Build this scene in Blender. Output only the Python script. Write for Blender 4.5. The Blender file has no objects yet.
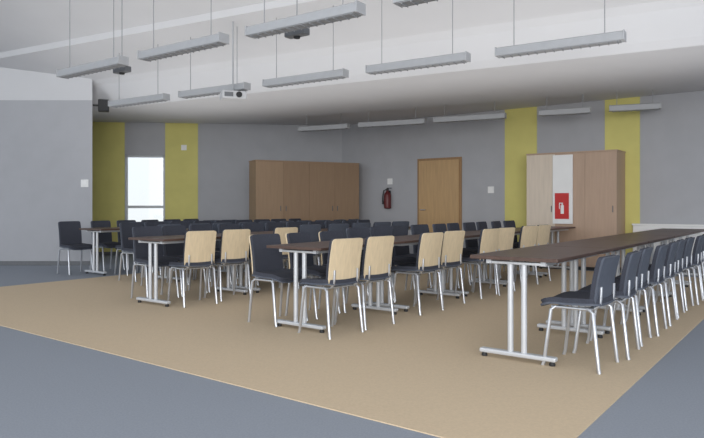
import bpy, bmesh, math, random
from mathutils import Vector, Matrix
random.seed(5)
SC = bpy.context.scene
COL = SC.collection
F = 630.0; CX = 352.0; HY = 206.0; CH = 1.1
RU = math.radians(-36.87)          # local X -> u, local Y -> v
def W(u, v, z=0.0): return Vector((.8*u+.6*v, -.6*u+.8*v, z))
def UV(x, y): return (.8*x-.6*y, .6*x+.8*y)

# ------------------------------------------------------------------ materials
def lin(c):
    r = []
    for x in c:
        x /= 255.0
        r.append(x/12.92 if x <= .04045 else ((x+.055)/1.055)**2.4)
    return (r[0], r[1], r[2], 1)
def mat(name, c, rough=.6, metal=0, kind=None, scale=40, amt=.12, stretch=(1,1,1), bump=0):
    m = bpy.data.materials.new(name); m.use_nodes = True
    nt = m.node_tree; b = nt.nodes['Principled BSDF']
    b.inputs['Roughness'].default_value = rough; b.inputs['Metallic'].default_value = metal
    col = lin(c)
    b.inputs['Base Color'].default_value = col
    if kind:
        tc = nt.nodes.new('ShaderNodeTexCoord'); mp = nt.nodes.new('ShaderNodeMapping')
        mp.inputs['Scale'].default_value = stretch
        nt.links.new(tc.outputs['Object'], mp.inputs['Vector'])
        n = nt.nodes.new('ShaderNodeTexNoise'); n.inputs['Scale'].default_value = scale
        n.inputs['Detail'].default_value = 4
        nt.links.new(mp.outputs['Vector'], n.inputs['Vector'])
        r = nt.nodes.new('ShaderNodeValToRGB')
        r.color_ramp.elements[0].position = .3; r.color_ramp.elements[1].position = .7
        r.color_ramp.elements[0].color = [x*(1-amt) for x in col[:3]]+[1]
        r.color_ramp.elements[1].color = [min(1, x*(1+amt)) for x in col[:3]]+[1]
        nt.links.new(n.outputs['Fac'], r.inputs['Fac'])
        nt.links.new(r.outputs['Color'], b.inputs['Base Color'])
        if bump:
            bp = nt.nodes.new('ShaderNodeBump'); bp.inputs['Strength'].default_value = bump
            bp.inputs['Distance'].default_value = .004
            nt.links.new(n.outputs['Fac'], bp.inputs['Height']); nt.links.new(bp.outputs['Normal'], b.inputs['Normal'])
    return m
M = dict(
 blue=mat('slate_carpet', (141,147,157), .95, 0, 'n', 90, .07, bump=.2),
 tan=mat('tan_carpet', (202,182,154), .95, 0, 'n', 70, .05, bump=.2),
 wall=mat('grey_wall', (174,175,180), .85, 0, 'n', 3, .03),
 yellow=mat('olive_yellow_wall', (214,206,128), .85, 0, 'n', 3, .04),
 white=mat('white_ceiling', (209,209,212), .9, 0, 'n', 2, .015),
 whitep=mat('white_paint', (236,236,236), .5, 0, 'n', 5, .02),
 wood=mat('birch_veneer', (222,203,171), .45, 0, 'n', 6, .07, (9,9,.8)),
 cab=mat('cabinet_wood', (150,124,99), .55, 0, 'n', 4, .05, (8,8,.6)),
 cabm=mat('cabinet_wood_light', (158,132,106), .55, 0, 'n', 4, .05, (8,8,.6)),
 cabr=mat('cabinet_wood_pinkish', (182,156,136), .55, 0, 'n', 4, .05, (8,8,.6)),
 cabl=mat('cabinet_wood_pale', (214,200,184), .55, 0, 'n', 4, .05, (8,8,.6)),
 door=mat('door_wood', (190,156,112), .45, 0, 'n', 4, .08, (8,8,.6)),
 frame=mat('door_frame_wood', (156,124,88), .5, 0, 'n', 4, .1, (8,8,.6)),
 pad=mat('charcoal_fabric', (60,63,74), .9, 0, 'n', 120, .2, bump=.2),
 shell=mat('dark_grey_shell', (80,86,99), .6, 0, 'n', 30, .06),
 chrome=mat('satin_steel', (205,208,214), .32, .75, 'n', 10, .03),
 leg=mat('silver_paint', (204,207,212), .4, .3, 'n', 10, .03),
 top=mat('dark_brown_laminate', (86,67,60), .42, 0, 'n', 5, .15, (8,.8,8)),
 alu=mat('grey_aluminium', (174,176,180), .5, .1, 'n', 10, .03),
 louvre=mat('louvre_grey', (150,152,156), .5, .1, 'n', 30, .06),
 dark=mat('dark_plastic', (36,37,40), .6, 0, 'n', 20, .1),
 mid=mat('mid_grey_plastic', (110,112,116), .6, 0, 'n', 20, .08),
 proj=mat('projector_grey', (198,199,202), .5, 0, 'n', 10, .03),
 red=mat('red_enamel', (196,40,38), .4, 0, 'n', 10, .04),
 dred=mat('dark_red_enamel', (98,32,34), .4, 0, 'n', 10, .04),
 wframe=mat('window_frame', (200,204,208), .5, 0, 'n', 10, .03),
 cable=mat('steel_cable', (150,152,156), .5, .1, 'n', 10, .03),
)
g = bpy.data.materials.new('window_glass'); g.use_nodes = True
nt = g.node_tree; nt.nodes.remove(nt.nodes['Principled BSDF'])
tr = nt.nodes.new('ShaderNodeBsdfTransparent'); gl = nt.nodes.new('ShaderNodeBsdfGlossy'); gl.inputs['Roughness'].default_value = .05
mx = nt.nodes.new('ShaderNodeMixShader'); mx.inputs[0].default_value = .04
nt.links.new(tr.outputs[0], mx.inputs[1]); nt.links.new(gl.outputs[0], mx.inputs[2])
nt.links.new(mx.outputs[0], nt.nodes['Material Output'].inputs['Surface'])
M['glass'] = g

# ------------------------------------------------------------------ mesh helpers
class MB:
    def __init__(s): s.bm = bmesh.new()
    def box(s, c, d, rot=None, bev=0):
        r = bmesh.ops.create_cube(s.bm, size=1)
        vs = r['verts']
        bmesh.ops.scale(s.bm, vec=d, verts=vs)
        if bev:
            es = list({e for v in vs for e in v.link_edges})
            o = bmesh.ops.bevel(s.bm, geom=es, offset=bev, segments=2, profile=.5, affect='EDGES')
            vs = list({v for f in o['faces'] for v in f.verts} | {v for v in vs if v.is_valid})
        if rot: bmesh.ops.rotate(s.bm, cent=(0,0,0), matrix=rot, verts=vs)
        bmesh.ops.translate(s.bm, vec=c, verts=vs)
        return s
    def tube(s, pts, r, n=10):
        pts = [Vector(p) for p in pts]; rings = []
        for i, p in enumerate(pts):
            a = pts[max(i-1, 0)]; b = pts[min(i+1, len(pts)-1)]
            d = (b-a).normalized()
            x = d.cross(Vector((0,1,0)))
            if x.length < .2: x = d.cross(Vector((1,0,0)))
            x.normalize(); y = d.cross(x)
            rr = r[i] if isinstance(r, (list, tuple)) else r
            rings.append([s.bm.verts.new(p+(x*math.cos(2*math.pi*k/n)+y*math.sin(2*math.pi*k/n))*rr) for k in range(n)])
        for A, B in zip(rings, rings[1:]):
            for k in range(n): s.bm.faces.new((A[k], A[(k+1)%n], B[(k+1)%n], B[k]))
        s.bm.faces.new(rings[0][::-1]); s.bm.faces.new(rings[-1])
        return s
    def lathe(s, prof, c=(0,0,0), n=20):
        c = Vector(c)
        return s.tube([c+Vector((0,0,z)) for r, z in prof], [max(r, .0005) for r, z in prof], n)
    def prism(s, poly, z0, z1):
        lo = [s.bm.verts.new((p[0], p[1], z0)) for p in poly]; hi = [s.bm.verts.new((p[0], p[1], z1)) for p in poly]
        n = len(poly)
        for k in range(n): s.bm.faces.new((lo[k], lo[(k+1)%n], hi[(k+1)%n], hi[k]))
        s.bm.faces.new(lo[::-1]); s.bm.faces.new(hi)
        return s
    def quad(s, a, b, c, d):
        s.bm.faces.new([s.bm.verts.new(p) for p in (a, b, c, d)]); return s
    def sheet(s, f, nu, nv, t):
        A = [[None]*(nv+1) for _ in range(nu+1)]; B = [[None]*(nv+1) for _ in range(nu+1)]
        e = 1e-3
        for i in range(nu+1):
            for j in range(nv+1):
                a = i/nu; b = j/nv
                p = f(a, b)
                aa = min(max(a, .02), .98); bb = min(max(b, .02), .98)
                du = f(min(aa+e, 1), bb)-f(aa-e, bb); dv = f(aa, min(bb+e, 1))-f(aa, bb-e)
                n = du.cross(dv).normalized()
                A[i][j] = s.bm.verts.new(p+n*t/2); B[i][j] = s.bm.verts.new(p-n*t/2)
        nf = s.bm.faces.new
        for i in range(nu):
            for j in range(nv):
                nf((A[i][j], A[i+1][j], A[i+1][j+1], A[i][j+1])); nf((B[i][j], B[i][j+1], B[i+1][j+1], B[i+1][j]))
        for i in range(nu):
            nf((A[i][0], B[i][0], B[i+1][0], A[i+1][0])); nf((A[i][nv], A[i+1][nv], B[i+1][nv], B[i][nv]))
        for j in range(nv):
            nf((A[0][j], A[0][j+1], B[0][j+1], B[0][j])); nf((A[nu][j], B[nu][j], B[nu][j+1], A[nu][j+1]))
        return s
    def build(s, name, m, parent=None, loc=(0,0,0), rz=0, smooth=False):
        bmesh.ops.recalc_face_normals(s.bm, faces=s.bm.faces)
        me = bpy.data.meshes.new(name); s.bm.to_mesh(me); s.bm.free()
        ms = m if isinstance(m, (list, tuple)) else [m]
        for x in ms: me.materials.append(x)
        if smooth:
            for p in me.polygons: p.use_smooth = True
            try: me.set_sharp_from_angle(angle=math.radians(40))
            except Exception: pass
        o = bpy.data.objects.new(name, me); COL.objects.link(o)
        o.location = loc; o.rotation_euler = (0, 0, rz)
        if parent: o.parent = parent
        return o
def tag(o, label, cat, group=None):
    o['label'] = label; o['category'] = cat
    if group: o['group'] = group
    return o
def thing(name, label, cat, loc=(0,0,0), rz=0, group=None):
    o = bpy.data.objects.new(name, None); COL.objects.link(o)
    o.location = loc; o.rotation_euler = (0,0,rz); o.empty_display_size = .1
    return tag(o, label, cat, group)
def struct(o): o['kind'] = 'structure'; return o
def dup(root, loc, rz, label, group=None):
    r = root.copy(); COL.objects.link(r); r.location = loc; r.rotation_euler = (0,0,rz); r['label'] = label
    if group: r['group'] = group
    for ch in list(root.children):
        c = ch.copy(); COL.objects.link(c); c.parent = r
        for gch in ch.children:
            d = gch.copy(); COL.objects.link(d); d.parent = c
    return r

# ------------------------------------------------------------------ room shell
VW = 11.58                                            # back wall plane in v
UC = -8.97
WH = 2.97
struct(MB().box((0, 6, -.05), (30, 26, .1)).build('floor', M['blue']))
cp = [W(-8.93, 2.72), W(-.94, 2.64), W(-.94, 10.9), W(-8.93, 10.9)]
tag(MB().prism([(p.x, p.y) for p in cp], 0.0, .006).build('carpet', M['tan']),
    'large tan carpet laid under the rows of tables', 'carpet')
FZ = .006

# back wall (runs along u)
pw = [W(UC-.1, VW), W(2.2, VW), W(2.2, VW+.2), W(UC-.1, VW+.2)]
struct(MB().prism([(p.x, p.y) for p in pw], 0, 3.2).build('wall_back', M['wall']))
def upx(px, v=VW):
    k = (px-CX)/F
    return v*(.8*k-.6)/(.8+.6*k)
def strip_back(n, p0, p1):
    u0, u1 = upx(p0), upx(p1)
    q = [W(u0, VW-.012), W(u1, VW-.012), W(u1, VW), W(u0, VW)]
    return struct(MB().prism([(p.x, p.y) for p in q], 0.0, WH).build('trim_%d' % n, M['yellow']))
strip_back(1, 505, 537); strip_back(2, 605, 640)
# window wall
LW = Vector((-6.0, 14.0)); CC = Vector((-.23, 14.65))
E = (CC-LW).normalized(); NL = Vector((E.y, -E.x)); AL = math.atan2(E.y, E.x); LEN = (CC-LW).length
def apx(px):
    k = (px-CX)/F
    return (k*LW.y-LW.x)/(E.x-k*E.y)
WX0, WX1, WZ0, WZ1 = apx(125), apx(165), .45, 2.24
m = MB()
def lb(m, a0, a1, d0, d1, z0, z1): m.box(((a0+a1)/2, (d0+d1)/2, (z0+z1)/2), (a1-a0, d1-d0, z1-z0)); return m
lb(m, -.6, WX0, 0, .25, 0, 3.2); lb(m, WX1, LEN+.1, 0, .25, 0, 3.2)
lb(m, WX0, WX1, 0, .25, 0, WZ0); lb(m, WX0, WX1, 0, .25, WZ1, 3.2)
LOC = (LW.x, LW.y, 0)
struct(m.build('wall_back_left', M['wall'], loc=LOC, rz=AL))
struct(lb(MB(), apx(88), WX0-.005, -.012, 0, 0, WH).build('trim_3', M['yellow'], loc=LOC, rz=AL))
struct(lb(MB(), WX1+.005, apx(198), -.012, 0, 0, WH).build('trim_4', M['yellow'], loc=LOC, rz=AL))
# window
wc = (WX0+WX1)/2; ww = WX1-WX0
wp = LW+E*wc
m = MB(); t = .045
for x in (-ww/2+t/2, ww/2-t/2): m.box((x, .06, (WZ0+WZ1)/2), (t, .06, WZ1-WZ0))
for z in (WZ0+t/2, WZ1-t/2): m.box((0, .06, z), (ww, .06, t))
win = struct(m.build('window_1', M['wframe'], loc=(wp.x, wp.y, 0), rz=AL))
MB().box((0, .06, 1.08), (ww-2*t, .05, .06)).build('transom', M['wframe'], win)
MB().box((0, .06, (1.11+WZ1-t)/2), (ww-2*t, .008, WZ1-t-1.11)).build('pane', M['glass'], win)
MB().box((0, .06, (1.05+WZ0+t)/2), (ww-2*t, .008, 1.05-WZ0-t)).build('pane', M['glass'], win)
MB().box((0, -.03, WZ0-.015), (ww+.1, .16, .03), bev=.006).build('sill', M['whitep'], win)
# projecting wall at far left
blk = [(-10.5, 11.67), (-4.81, 11.67), (-5.95, 14.1), (-10.5, 14.1)]
struct(MB().prism(blk, 0, 3.06).build('wall_left', M['wall']))
# ceiling: low soffit, softly curved bulkhead, upper rising plane with two shallow steps
LA = Vector((-4.88, 12.2)); LB = Vector((3.72, 7.53)); LD = (LB-LA).normalized(); LN = Vector((LD.y, -LD.x))
if LN.y > 0: LN = -LN
def onL(x): return LA+LD*((x-LA.x)/LD.x)
CP = [(-6.0, 2.97), (-.02, 2.97), (.0, 2.975), (.08, 3.06), (.2, 3.22), (.3, 3.36), (.4, 3.44), (.46, 3.46),
      (1.5, 3.74), (1.53, 3.83), (2.9, 4.24), (2.93, 4.33), (15.0, 7.95)]
def ceil_z(x, y):
    d = (Vector((x, y))-LA).dot(LN)
    for (a, za), (b, zb) in zip(CP, CP[1:]):
        if a <= d <= b: return za+(zb-za)*(d-a)/(b-a)
    return WH
A1, B1 = onL(-11.5), onL(11)
m = MB(); prev = None
for d, z in CP:
    pa = A1+LN*d; pb = B1+LN*d
    cur = (m.bm.verts.new((pa.x, pa.y, z)), m.bm.verts.new((pb.x, pb.y, z)))
    if prev: m.bm.faces.new((prev[0], prev[1], cur[1], cur[0]))
    prev = cur
m.prism(blk, 3.06, 4.9)
struct(m.build('ceiling', M['white'], smooth=False))
# baseboards
q = [W(UC, VW-.02), W(2.2, VW-.02), W(2.2, VW-.012), W(UC, VW-.012)]
struct(MB().prism([(p.x, p.y) for p in q], 0, .08).build('baseboard_back', M['mid']))
struct(lb(MB(), .1, LEN-.05, -.024, -.012, 0, .08).build('baseboard_back_left', M['mid'], loc=LOC, rz=AL))
struct(MB().box((-7.6, 11.66, .04), (5.5, .015, .08)).build('baseboard_left', M['mid']))

# door
u0, u1 = upx(418), upx(462); dw = u1-u0
d = struct(MB().box((0, -.012, 1.05), (dw, .024, 2.1)).build('door_1', M['frame'], loc=W((u0+u1)/2, VW), rz=RU))
MB().box((0, -.035, 1.03), (dw-.1, .03, 2.04), bev=.004).build('door_leaf', M['door'], d)
MB().tube([(-dw/2+.12, -.05, 1.02), (-dw/2+.12, -.1, 1.02), (-dw/2+.24, -.1, 1.02)], .011).build('door_handle', M['chrome'], d, smooth=True)

# ------------------------------------------------------------------ chairs
def rr(hw, hh, r, b):          # half width of a rounded rectangle at signed height b
    dy = max(0, abs(b)-(hh-r))
    return hw-r+math.sqrt(max(0, r*r-dy*dy))
def back_f(hw0, hw1, zc, hh, off, r=.03):
    def f(a, b):
        zz = hh*math.sin((b-.5)*math.pi)
        tt = (zz+hh)/(2*hh)
        w = rr(1, hh, r, zz) - (1 - (hw0+(hw1-hw0)*tt))
        x = (2*a-1)*w
        y = -.175-.04*tt*tt-.015*tt+off + .35*x*x
        return Vector((x, y, zc+zz))
    return f
def seat_f(hw, hd, z, r=.06):
    def f(a, b):
        yy = hd*math.sin((b-.5)*math.pi)
        w = rr(hw, hd, r, yy)
        x = (2*a-1)*w
        t = yy/hd
        zz = z + .25*x*x - (.03*max(0, t-.45)**2*3.3) + .012*max(0, -t)
        return Vector((x, yy+.01, zz))
    return f
def make_chair(name, label, rear, padm, top=.82):
    t = thing(name, label, 'chair')
    hh = (top-.43)/2; zc = .43+hh
    MB().sheet(seat_f(.2, .205, .425), 10, 14, .014).build('seat', M['shell'], t, smooth=True)
    MB().sheet(seat_f(.195, .2, .447, .06), 10, 14, .034).build('seat_pad', padm, t, smooth=True)
    MB().sheet(back_f(.183, .183, zc, hh, 0), 10, 20, .014).build('backrest', rear, t, smooth=True)
    MB().sheet(back_f(.182, .182, zc+.002, hh-.002, .022), 10, 20, .028).build('back_pad', padm, t, smooth=True)
    for s in (-1, 1):
        MB().tube([(s*.2, .18, 0), (s*.199, .17, .03), (s*.19, .125, .39), (s*.18, .095, .412)], .0125).build('leg', M['chrome'], t, smooth=True)
        MB().tube([(s*.2, -.2, 0), (s*.199, -.194, .03), (s*.19, -.155, .39), (s*.18, -.115, .412)], .0125).build('leg', M['chrome'], t, smooth=True)
        MB().tube([(s*.14, -.06, .410), (s*.14, -.15, .412), (s*.14, -.186, .44), (s*.14, -.190, .48), (s*.138, -.193, .56)], .010).build('back_support', M['chrome'], t, smooth=True)
    m = MB()
    for s in (-1, 1): m.tube([(s*.18, .125, .408), (s*.18, -.145, .408)], .011)
    m.tube([(-.18, .09, .406), (.18, .09, .406)], .011); m.tube([(-.18, -.11, .406), (.18, -.11, .406)], .011)
    m.build('seat_frame', M['chrome'], t, smooth=True)
    return t

TL = 1.35; OV = .10
def make_table(label):
    t = thing('folding_table', label, 'table')
    MB().box((0, -OV+TL/2, .727), (.64, TL, .026), bev=.004).build('table_top', M['top'], t)
    m = MB()
    for x in (-.2, .2): m.box((x, -OV+TL/2, .697), (.035, TL-.12, .032))
    m.build('rail', M['leg'], t)
    for y in (0, TL-2*OV):
        m = MB()
        for x in (-.05, .05): m.tube([(x, y, .05), (x, y, .69)], .021, 12)
        m.box((0, y, .69), (.44, .05, .02), bev=.004)
        lg = m.build('leg', M['leg'], t, smooth=True)
        MB().box((0, y, .045), (.56, .06, .032), bev=.01).build('foot', M['leg'], lg)
        for x in (-.25, .25): MB().lathe([(.02, 0), (.022, .01), (.014, .03)], (x, y, 0), 12).build('glide', M['dark'], lg, smooth=True)
    return t

U2 = Vector((.8, -.6)); V2 = Vector((.6, .8))
PB = Vector((-2.21, 7.0))
B0 = {'D': PB-U2*3.4, 'C': PB-U2*1.75, 'B': PB, 'A': Vector((-.46, 5.59)), 'R': Vector((1.17, 4.46))}
RN = {'D': 'far-left table row', 'C': 'second table row from left', 'B': 'third table row from left', 'A': 'fourth table row from left', 'R': 'right-hand table row'}
T0 = {'D': (1.35, 2), 'C': (1.5, 3), 'B': (0, 4), 'A': (0, 5), 'R': (0, 5)}
ORD = ['nearest', 'second', 'third', 'fourth', 'fifth', 'sixth', 'seventh', 'eighth', 'ninth', 'tenth', 'eleventh', 'twelfth', 'thirteenth', 'fourteenth']
proto = None
for r in 'DCBAR':
    t0, n = T0[r]
    for k in range(n):
        p = B0[r]+V2*(t0+1.365*k)
        z = 0 if r == 'D' else FZ
        lab = 'dark-topped folding table with silver T-legs, %s in the %s' % (ORD[k], RN[r])
        if proto is None:
            proto = make_table(lab); proto.location = (p.x, p.y, z); proto.rotation_euler.z = RU; proto['group'] = 'folding tables in rows'
        else: dup(proto, (p.x, p.y, z), RU, lab)
wood0 = make_chair('stacking_chair', '', M['wood'], M['pad'])
dark0 = make_chair('stacking_chair', '', M['shell'], M['pad'], .845)
low0 = make_chair('stacking_chair', '', M['shell'], M['pad'], .755)
used = {}
def place(pr, row, side, off, t, n, turn=0, jit=5):
    u = off if side == 'right' else -off
    u += random.uniform(-.03, .03)
    p = B0[row]+U2*u+V2*t
    z = 0 if row == 'D' else FZ
    rz = math.radians((53.13 if side == 'right' else 233.13)+turn+random.uniform(-jit, jit))
    if pr is not wood0: lab = 'dark grey chair, %s along the %s side of the %s' % (ORD[n], side, RN[row])
    elif side == 'right': lab = 'light wood-backed chair, %s on the right side of the %s' % (ORD[n], RN[row])
    else: lab = 'dark-padded chair facing right, %s on left side of %s' % (ORD[n], RN[row])
    grp = 'chairs along the %s side of the %s' % (side, RN[row])
    if id(pr) not in used:
        used[id(pr)] = 1; pr.location = (p.x, p.y, z); pr.rotation_euler.z = rz; pr['label'] = lab; pr['group'] = grp
    else: dup(pr, (p.x, p.y, z), rz, lab, grp)
def solve(row, off, px):       # distance along the row at which a chair's back lies in this view direction
    b = B0[row]+U2*off; k = (px-CX)/F
    return (k*b.y-b.x)/(.6-.8*k)
def spots(row, off, pxs): return [solve(row, off, x) for x in pxs]
def fill(ts, step, upto):
    ts = list(ts)
    while ts[-1]+step < upto: ts.append(ts[-1]+step)
    return ts
for n, t in enumerate(spots('A', .47, (346, 378, 430, 456, 488, 504, 530, 543))): place(wood0, 'A', 'right', .29, t, n, -8, 3 if n < 6 else 7)
for n, t in enumerate(fill(spots('A', -.58, (266, 300)), .48, 6.2)): place(wood0 if n < 3 else dark0, 'A', 'left', .38, t, n, 0, 6)
BR = spots('B', .48, (203, 239, 287, 312)); BR += [BR[-1]+.6, BR[-1]+1.1, BR[-1]+1.7, BR[-1]+2.2]
for n, t in enumerate(BR): place(wood0 if n < 3 else dark0, 'B', 'right', .30, t, n, -8, 3)
for n, t in enumerate(fill(spots('B', -.6, (145, 175)), .46, 5.3)): place(dark0, 'B', 'left', .42, t, n, 0, 6)
for n, t in enumerate(fill([1.3], .46, 5.2)): place(dark0, 'C', 'left', .42, t, n, 0, 6)
for n, t in enumerate(fill([1.1], .46, 5.3)): place(dark0, 'C', 'right', .42, t, n, 0, 6)
for n, t in enumerate(fill(spots('D', -.6, (70, 102)), .48, 4.2)): place(dark0, 'D', 'left', .40, t, n, 0, 6)
for n, t in enumerate(fill([1.75], .48, 4.0)): place(dark0, 'D', 'right', .40, t, n, 0, 6)
for n, t in enumerate([.18, .68, 1.2, 1.7, 2.25, 2.75, 3.3, 3.8, 4.35]): place(low0, 'R', 'right', .40, t, n, 0, 4)

# ------------------------------------------------------------------ cabinets at the back
def make_cabinet(label, loc, rz, w, dep, h, mats, nd, bm_):
    t = thing('storage_cabinet', label, 'cabinet', loc, rz)
    MB().box((w/2, dep/2, h/2+.03), (w, dep, h-.06)).build('body', bm_, t)
    MB().box((w/2, dep/2+.01, .03), (w-.06, dep-.06, .06)).build('plinth', M['dark'], t)
    MB().box((w/2, dep/2-.005, h+.01), (w+.02, dep+.03, .02)).build('top_board', bm_, t)
    dwid = w/nd
    for i in range(nd):
        dr = MB().box((dwid*(i+.5), -.01, h/2+.04), (dwid-.003, .02, h-.1)).build('door', mats[i], t)
        hx = dwid*(i+.5)+(1 if i % 2 == 0 else -1)*(dwid/2-.06)
        MB().box((hx, -.03, 1.05), (.012, .02, .11), bev=.004).build('handle', M['mid'], dr)
    return t
f0 = Vector((-1.98, 12.94)); f1 = Vector((.15, 13.98)); fd = f1-f0
make_cabinet('brown wooden storage cabinet standing in the far corner of the grey room', (f0.x, f0.y, 0), math.atan2(fd.y, fd.x), fd.length, .45, 2.03, [M['cabm']]+[M['cab']]*3, 4, M['cabm'])
VB = 11.02
ub0, ub1 = upx(527, VB), upx(617, VB)
make_cabinet('tan wooden cabinet between the two yellow strips on the right', W(ub0, VB), RU, ub1-ub0, .54, 2.02, [M['cabl'], M['cabr'], M['cabr']], 3, M['cabr'])
up0, up1 = upx(553, VB-.03), upx(573, VB-.03)
tag(MB().box((0, -.016, 1.39), (up1-up0, .024, 1.2), bev=.004).build('white_board', M['whitep'], loc=W((up0+up1)/2, VB-.025), rz=RU),
    'narrow white board fixed to the front of the tan cabinet', 'board')
us0, us1 = upx(555, VB-.05), upx(569, VB-.05)
sg = thing('fire_sign', 'red fire sign on the lower half of the white board', 'sign', W((us0+us1)/2, VB-.054, 1.1), RU)
MB().box((0, -.004, 0), (us1-us0, .008, .45), bev=.002).build('sign_plate', M['red'], sg)
m = MB(); m.box((.01, -.010, -.06), (.055, .003, .15)); m.box((.01, -.010, .035), (.025, .003, .045)); m.box((-.015, -.010, .05), (.06, .003, .014)); m.box((-.04, -.010, .0), (.012, .003, .1))
m.build('pictogram', M['whitep'], sg)
# fire extinguisher on the back wall
ue = upx(390)
ex = thing('fire_extinguisher', 'small dark red fire extinguisher hanging on the grey wall left of the door', 'fire extinguisher', W(ue, VW-.1, 1.04), RU)
MB().lathe([(.05, 0), (.075, .015), (.078, .04), (.078, .30), (.065, .34), (.03, .37), (.025, .40)], n=24).build('cylinder', M['dred'], ex, smooth=True)
MB().box((0, 0, .42), (.05, .04, .05), bev=.008).box((.05, 0, .45), (.11, .022, .016), bev=.004).build('valve', M['dark'], ex)
MB().tube([(-.02, 0, .42), (-.09, -.01, .40), (-.11, -.02, .28), (-.105, -.02, .1)], [.012, .012, .013, .02]).build('hose', M['dark'], ex, smooth=True)
MB().box((0, .085, .25), (.05, .03, .3)).build('bracket', M['dark'], ex)
tag(MB().box((0, -.004, 0), (.13, .008, .13), bev=.001).build('notice', M['whitep'], loc=W(ue, VW, 1.64), rz=RU), 'small pale notice on the grey wall above the fire extinguisher', 'notice')
# radiator at right
ur0, ur1 = upx(634), upx(634)+1.5
ra = thing('radiator', 'white panel radiator on the grey wall at the right edge', 'radiator', W((ur0+ur1)/2, VW-.06), RU)
MB().box((0, 0, .47), (ur1-ur0, .07, .6), bev=.01).build('panel', M['whitep'], ra)
MB().box((0, -.005, .785), (ur1-ur0+.02, .1, .03), bev=.005).build('top_grille', M['whitep'], ra)
for x in (-.55, .55): MB().box((x, 0, .085), (.04, .05, .17)).build('foot', M['whitep'], ra)
# switches
def switch(name, loc, rz, label, cat, sz=.09):
    t = thing(name, label, cat, loc, rz)
    MB().box((0, -.006, 0), (sz, .012, sz), bev=.003).build('plate', M['whitep'], t)
    MB().box((0, -.014, 0), (sz*.6, .008, sz*.6), bev=.002).build('rocker', M['whitep'], t)
switch('light_switch', (-4.95, 11.67, 1.52), 0, 'white light switch on the projecting grey wall left of the window', 'light switch', .14)
switch('light_switch', W(upx(491), VW, 1.42), RU, 'white light switch on the grey wall right of the wooden door', 'light switch', .13)
p = LW+E*apx(184)
switch('wall_sensor', (p.x+NL.x*.012, p.y+NL.y*.012, 2.42), AL, 'small white sensor high on the yellow strip right of the window', 'sensor', .12)

# ------------------------------------------------------------------ hanging lights
def pxz(px, py, z): 
    y = F*(z-CH)/(HY-py); return Vector(((px-CX)/F*y, y))
def strip_light(p, q, z, label, group):
    c = (p+q)/2; d = q-p; L = d.length; a = math.atan2(d.y, d.x)
    t = thing('strip_light', label, 'ceiling light', (c.x, c.y, z), a, group)
    m = MB()
    prof = [(-.07, -.045), (.07, -.045), (.055, .035), (.03, .05), (-.03, .05), (-.055, .035)]
    v0 = [m.bm.verts.new((-L/2, y, zz)) for y, zz in prof]; v1 = [m.bm.verts.new((L/2, y, zz)) for y, zz in prof]
    for k in range(6): m.bm.faces.new((v0[k], v0[(k+1)%6], v1[(k+1)%6], v1[k]))
    m.bm.faces.new(v0); m.bm.faces.new(v1[::-1])
    m.build('housing', M['alu'], t)
    m = MB(); m.box((0, 0, -.049), (L-.06, .12, .008))
    n = int(L/.09)
    for i in range(n): m.box((-L/2+.06+(L-.12)*i/(n-1), 0, -.056), (.006, .115, .014))
    m.build('louvre', M['louvre'], t)
    for s in (-1, 1):
        MB().box((s*(L/2+.006), 0, 0), (.012, .145, .10), bev=.003).build('end_cap', M['alu'], t)
        x = s*L*.36
        wx = c.x+math.cos(a)*x; wy = c.y+math.sin(a)*x
        MB().tube([(x, 0, .045), (x, 0, ceil_z(wx, wy)-z)], .005, 6).build('cable', M['cable'], t)
def row(p, q, n, L, z, name, grp, skipn=0):
    d = (q-p).normalized(); tot = (q-p).length; gap = (tot-n*L)/(n-1)
    for i in range(n+skipn):
        a = p+d*(i*(L+gap)); strip_light(a, a+d*L, z, 'grey hanging strip light, %s' % name[i], grp)
ON = ['leftmost', 'second from left', 'third from left', 'fourth from left', 'rightmost']
z1 = 2.8
row(pxz(62, 74, z1), pxz(360, 8, z1), 3, 1.3, z1, [x+' in the front row nearest the viewer' for x in ON[:3]]+['cut off at the top edge, rightmost of the front row'], 'front row of strip lights', 1)
row(pxz(112, 104, z1), pxz(624, 36, z1), 5, 1.3, z1, [x+' in the middle row of five' for x in ON], 'middle row of strip lights')
z3 = 2.7
for i, (a, ya, b, yb) in enumerate([(300, 129, 348, 126), (360, 125, 425, 121), (435, 120, 505, 115.5), (540, 113, 590, 110), (610, 108.5, 660, 106)]):
    strip_light(pxz(a, ya, z3), pxz(b, yb, z3), z3, 'grey strip light, %s in the far row along the back wall' % ON[i], 'far row of strip lights')
# projector
pp = Vector(((233-CX)/F*8.9, 8.9)); pz = CH+(HY-96)/F*8.9
pj = thing('projector', 'pale grey projector hanging from the ceiling on a thin pole', 'projector', (pp.x, pp.y, pz), math.radians(20))
MB().box((0, 0, 0), (.34, .28, .11), bev=.015).build('body', M['proj'], pj)
MB().tube([(.06, -.14, 0), (.06, -.17, 0)], .04, 16).build('lens', M['dark'], pj, smooth=True)
MB().box((-.08, -.142, 0), (.12, .006, .06)).build('vent', M['mid'], pj)
MB().tube([(0, 0, .05), (0, 0, ceil_z(pp.x, pp.y)-pz)], .012, 10).build('pole', M['alu'], pj, smooth=True)
# loudspeaker on wall corner
sp = thing('loudspeaker', 'small black loudspeaker mounted high at the corner beside the yellow strip', 'speaker', (-4.66, 11.82, 2.98), math.radians(20))
MB().box((0, 0, 0), (.19, .17, .22), bev=.012).build('body', M['dark'], sp)
MB().box((0, -.09, 0), (.16, .012, .19), bev=.003).build('grille', M['dark'], sp)
MB().box((-.13, 0, 0), (.12, .03, .03)).build('bracket', M['dark'], sp)
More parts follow.
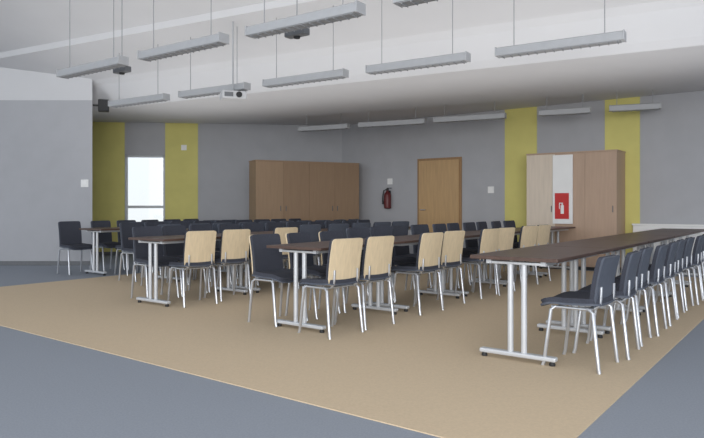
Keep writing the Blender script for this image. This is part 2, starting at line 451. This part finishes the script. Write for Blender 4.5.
# small hanging boxes
for px, py, yy, lab in ((297, 33, 6.3, 'small dark box hanging below the nearest large strip light'), (122, 70, 7.9, 'small dark box hanging at the end of the leftmost strip light')):
    x = (px-CX)/F*yy; z = CH+(HY-py)/F*yy
    t = thing('hanging_sensor', lab, 'sensor', (x, yy, z), RU)
    MB().box((0, 0, 0), (.26, .1, .07), bev=.01).build('body', M['mid'], t)
    MB().lathe([(.03, -.055), (.035, -.04), (.035, -.03)], n=16).build('lens', M['dark'], t, smooth=True)
    MB().tube([(0, 0, .03), (0, 0, ceil_z(x, yy)-z)], .006, 8).build('rod', M['cable'], t)

# ------------------------------------------------------------------ light
w = bpy.data.worlds.new('world'); SC.world = w; w.use_nodes = True
nt = w.node_tree; bg = nt.nodes['Background']
tc = nt.nodes.new('ShaderNodeTexCoord'); sx = nt.nodes.new('ShaderNodeSeparateXYZ'); cr = nt.nodes.new('ShaderNodeValToRGB')
mr = nt.nodes.new('ShaderNodeMapRange'); mr.inputs[1].default_value = -.3; mr.inputs[2].default_value = .5
nt.links.new(tc.outputs['Generated'], sx.inputs[0]); nt.links.new(sx.outputs['Z'], mr.inputs[0]); nt.links.new(mr.outputs[0], cr.inputs[0])
e = cr.color_ramp.elements
e[0].position = .3; e[0].color = (.82, .86, .86, 1); e[1].position = .5; e[1].color = (.84, .92, 1, 1)
nt.links.new(cr.outputs[0], bg.inputs['Color']); bg.inputs['Strength'].default_value = 1.2
def area(name, loc, tgt, sx_, sy_, en, c=(1,1,1), spread=180):
    l = bpy.data.lights.new(name, 'AREA'); l.shape = 'RECTANGLE'; l.size = sx_; l.size_y = sy_; l.energy = en; l.color = c
    l.spread = math.radians(spread)
    o = bpy.data.objects.new(name, l); COL.objects.link(o); o.location = loc
    o.rotation_euler = (Vector(tgt)-Vector(loc)).to_track_quat('-Z', 'Y').to_euler()
    return o
area('fill_behind', (-1, -5, 2.2), (0, 9, 1.8), 9, 3.5, 760, (1, .985, .96))  # added fill lamp, stands in for a window wall behind the camera
wash = area('added_ceiling_fill', (0, 8.6, 1.0), (0, 8.6, 5), 11, 4.6, 95, (1, .99, .97), 115)  # unseen upward lamp in mid-room, added to brighten soffit and ceiling
wash.rotation_euler = (math.pi, 0, math.radians(-30))

# ------------------------------------------------------------------ camera
cd = bpy.data.cameras.new('camera'); cam = bpy.data.objects.new('camera', cd); COL.objects.link(cam)
cd.sensor_width = 36; cd.lens = F/704*36; cd.shift_y = -13/704
cam.location = (0, 0, CH); cam.rotation_euler = (math.radians(90), 0, 0)
SC.camera = cam
SC.view_settings.view_transform = 'Standard'
